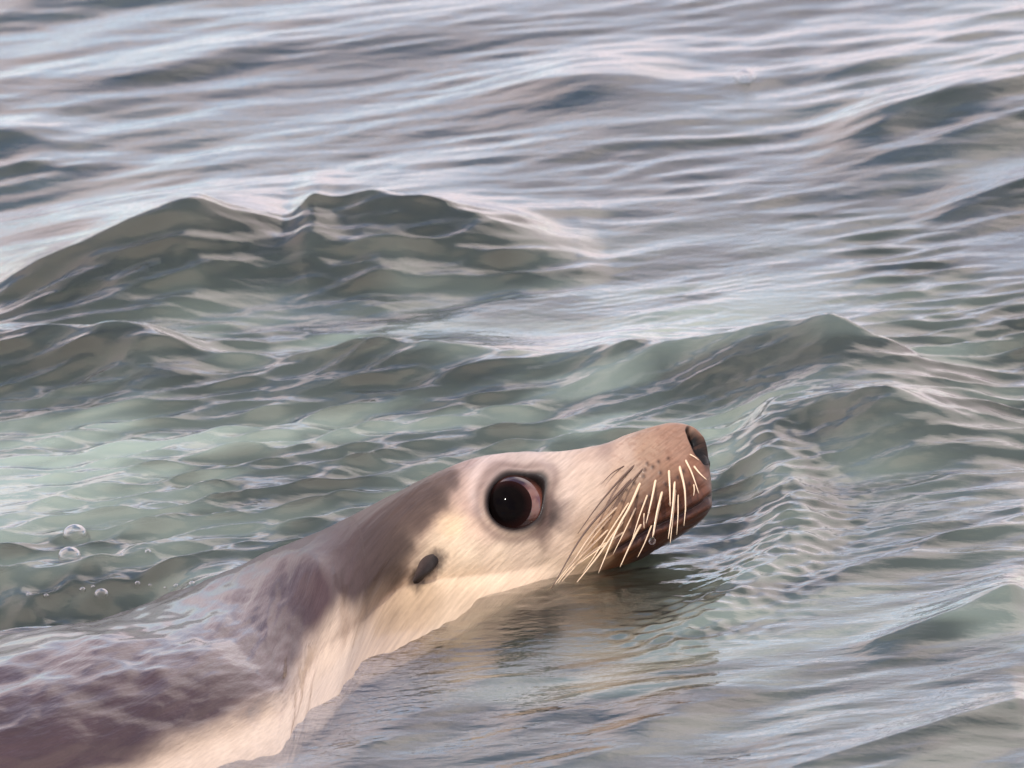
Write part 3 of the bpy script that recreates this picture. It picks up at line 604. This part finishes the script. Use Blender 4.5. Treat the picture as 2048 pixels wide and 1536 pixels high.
WH = [(1, 1.0, [(655, 425), (560, 480), (470, 570)]), (1, 1.7, [(740, 410), (600, 550), (440, 740), (290, 950)]), (1, 2.2, [(715, 520), (560, 690), (330, 960), (90, 1370)]),
      (0, 2.0, [(600, 735), (420, 920), (240, 1180), (60, 1400)]), (0, 2.2, [(775, 550), (690, 740), (600, 900), (450, 1250)]), (0, 1.8, [(530, 910), (380, 1060), (200, 1250), (100, 1380)]),
      (0, 1.8, [(650, 930), (480, 1050), (230, 1230)]), (0, 2.2, [(640, 850), (560, 960), (440, 1130), (270, 1340)]), (0, 2.0, [(890, 530), (860, 680), (815, 870)]),
      (0, 2.1, [(940, 620), (900, 780), (862, 985)]), (0, 1.6, [(925, 700), (890, 860), (872, 965)]), (0, 2.0, [(990, 460), (997, 600), (1000, 740)]), (0, 2.0, [(1035, 540), (1020, 740), (985, 990)]),
      (0, 1.6, [(1040, 600), (1020, 820), (1000, 1025)]), (0, 2.2, [(1070, 430), (1110, 600), (1120, 780)]), (0, 1.4, [(1110, 600), (1117, 750), (1105, 890)]), (0, 1.7, [(1115, 380), (1160, 470), (1220, 640)]),
      (0, 1.6, [(1180, 430), (1230, 490), (1280, 535)]), (0, 1.9, [(780, 870), (710, 1000), (615, 1205)]), (0, 1.3, [(860, 880), (800, 1030), (750, 1130)]), (0, 1.2, [(800, 790), (797, 850), (800, 910)]),
      (0, 1.2, [(1150, 340), (1190, 362), (1220, 385)]), (0, 1.3, [(1180, 570), (1185, 610), (1180, 660)]), (0, 1.7, [(520, 1010), (350, 1130), (120, 1370)]), (0, 1.5, [(690, 700), (560, 900), (380, 1180), (330, 1250)]), (0, 1.4, [(560, 800), (400, 990), (170, 1320)]), (1, 1.3, [(800, 440), (660, 600), (520, 790)]), (0, 1.4, [(830, 640), (770, 800), (700, 1020)]), (0, 1.4, [(740, 740), (650, 930), (560, 1110)]), (0, 1.2, [(1060, 640), (1060, 800), (1050, 960)])]
TIPS = []
for dark, rad, pts in WH:
    px = np.array([(1080 + a / 3.84, 820 + b / 3.84) for a, b in pts]); tl = np.r_[0, np.cumsum(np.hypot(*np.diff(px, axis=0).T))]
    L_ = tl[-1]; q = np.linspace(0, L_, 14); ux, uy = cubic(tl, px[:, 0], q), cubic(tl, px[:, 1], q)
    h0, _ = on_skin(ux[0], uy[0]); z0 = (np.array(h0) - CAM) @ fwd
    pl = []
    for i, (a, b) in enumerate(zip(ux, uy)):
        t = i / 13; lift = (0.30 * L_ * t + 4 * t ** 0.5) * PXM
        z = z0 + 4 * PXM * (1 - t) ** 4 - lift
        hh, _ = on_skin(a, b)
        if hh is not None and i: z = min(z, (np.array(hh) - CAM) @ fwd - 2.5 * PXM * min(1, t * 4))
        pl.append(AT(a, b, z))
    pl = np.array(pl); tn = np.gradient(pl, axis=0); tn /= np.linalg.norm(tn, axis=1)[:, None]
    s1 = np.cross(tn, fwd); s1 /= np.linalg.norm(s1, axis=1)[:, None]; s2 = np.cross(tn, s1)
    rr = 1.4 * rad * PXM * (1 - 0.75 * np.linspace(0, 1, 14) ** 1.3); a = np.linspace(0, 2 * math.pi, 7)[:-1]
    V = (pl[:, None] + rr[:, None, None] * (s1[:, None] * np.cos(a)[None, :, None] + s2[:, None] * np.sin(a)[None, :, None])).reshape(-1, 3) - ORG
    q = np.arange(84).reshape(14, 6); n_ = np.roll(q, -1, 1)
    F = np.stack([q[:-1], n_[:-1], n_[1:], q[1:]], -1).reshape(-1, 4); F = np.r_[F, [[q[-1, 0], q[-1, 1], q[-1, 2], q[-1, 3]], [q[-1, 3], q[-1, 4], q[-1, 5], q[-1, 0]]]]
    o = link('whisker', mesh_from('whisker', V, F), WD if dark else WL, SL); TIPS.append(pl)

# ------------------------------------------------------------------ droplets and bubbles
m = Mat('clear_drop'); gb = m.n('ShaderNodeBsdfGlass', i_Roughness=0.0, i_IOR=1.33); tb = m.n('ShaderNodeBsdfTransparent'); mxs = m.n('ShaderNodeMixShader'); mxs.inputs[0].default_value = 0.25
m.l(gb.outputs[0], mxs.inputs[1]); m.l(tb.outputs[0], mxs.inputs[2]); m.l(mxs.outputs[0], m.o.inputs['Surface']); DROPM = m.m
m = Mat('bubble_film'); fr = m.n('ShaderNodeLayerWeight', i_Blend=0.55); gb = m.n('ShaderNodeBsdfGlossy', i_Roughness=0.02); tb = m.n('ShaderNodeBsdfTransparent'); mxs = m.n('ShaderNodeMixShader')
m.l(fr.outputs['Facing'], mxs.inputs[0]); m.l(tb.outputs[0], mxs.inputs[1]); m.l(gb.outputs[0], mxs.inputs[2]); m.l(mxs.outputs[0], m.o.inputs['Surface']); BUBM = m.m
def drop(pos, rpx, label, group=None, sy=1.15):
    o = link('water_droplet', sphere_mesh('water_droplet', rpx * PXM, 32, 20), DROPM); o.location = Vector(pos); o.scale = (1, 1, sy)
    o['label'] = label; o['category'] = 'droplet'
    if group: o['group'] = group
drop(TIPS[9][-1] - UP * 5 * PXM, 7.0, 'round clear water drop hanging from the tip of a whisker')
drop(TIPS[8][10], 3.0, 'tiny bead of water on the whisker beside the hanging round drop', 'beads on the whiskers', 1.4)
drop(TIPS[11][12], 3.0, 'tiny bead of water at the end of a short straight whisker below the nostril', 'beads on the whiskers', 1.4)
wv = np.stack([X, Y, Z], -1)
def on_water(px, py):
    """first point where the line of sight meets the wave surface"""
    d = ray(px, py); t = np.linspace(6.0, 10.5, 6000); p = CAM + d * t[:, None]
    iy = np.clip(np.searchsorted(gy, p[:, 1]), 0, NY - 1); ix = np.clip(np.searchsorted(gs, p[:, 0] / gw[iy]), 0, NX - 1)
    return p[np.argmax(Z[iy, ix] >= p[:, 2])]
for px, py, r_, lb in [(150, 1070, 21, 'large clear bubble floating behind the sea lion\'s back, farther from its fur'), (139, 1114, 20, 'clear domed bubble floating close behind the sea lion\'s back'),
                       (203, 1190, 13, 'small bubble touching the sea lion\'s dark back'), (1491, 158, 19, 'lone far bubble floating on open water beyond the wave crests')]:
    p = on_water(px, py); zc = (p - CAM) @ fwd; rr = r_ * zc / F_PX
    o = link('bubble', sphere_mesh('bubble', rr, 40, 24, R(105)), BUBM); o.location = Vector(p) + Vector((0, 0, 0.10 * rr)); o.scale = (1.15, 1.15, 0.95)
    o['label'] = lb; o['category'] = 'bubble'; o['group'] = 'bubbles on the water'
for px, py, r_ in [(58, 1190, 6), (92, 1192, 5), (165, 1180, 6), (186, 1174, 4), (275, 1168, 6), (300, 1171, 4), (352, 1172, 5), (384, 1168, 6), (296, 1104, 6), (243, 1112, 4), (330, 1176, 3)]:
    p = on_water(px, py); rr = r_ * ((p - CAM) @ fwd) / F_PX
    o = link('bubble', sphere_mesh('bubble', rr, 20, 12, R(110)), BUBM); o.location = Vector(p) + Vector((0, 0, 0.05 * rr)); o.scale = (1.1, 1.1, 0.95)
    o['label'] = 'tiny bubble in the churned water along the sea lion\'s back'; o['category'] = 'bubble'; o['group'] = 'tiny bubbles along the back'
print('script', time.time() - T0)
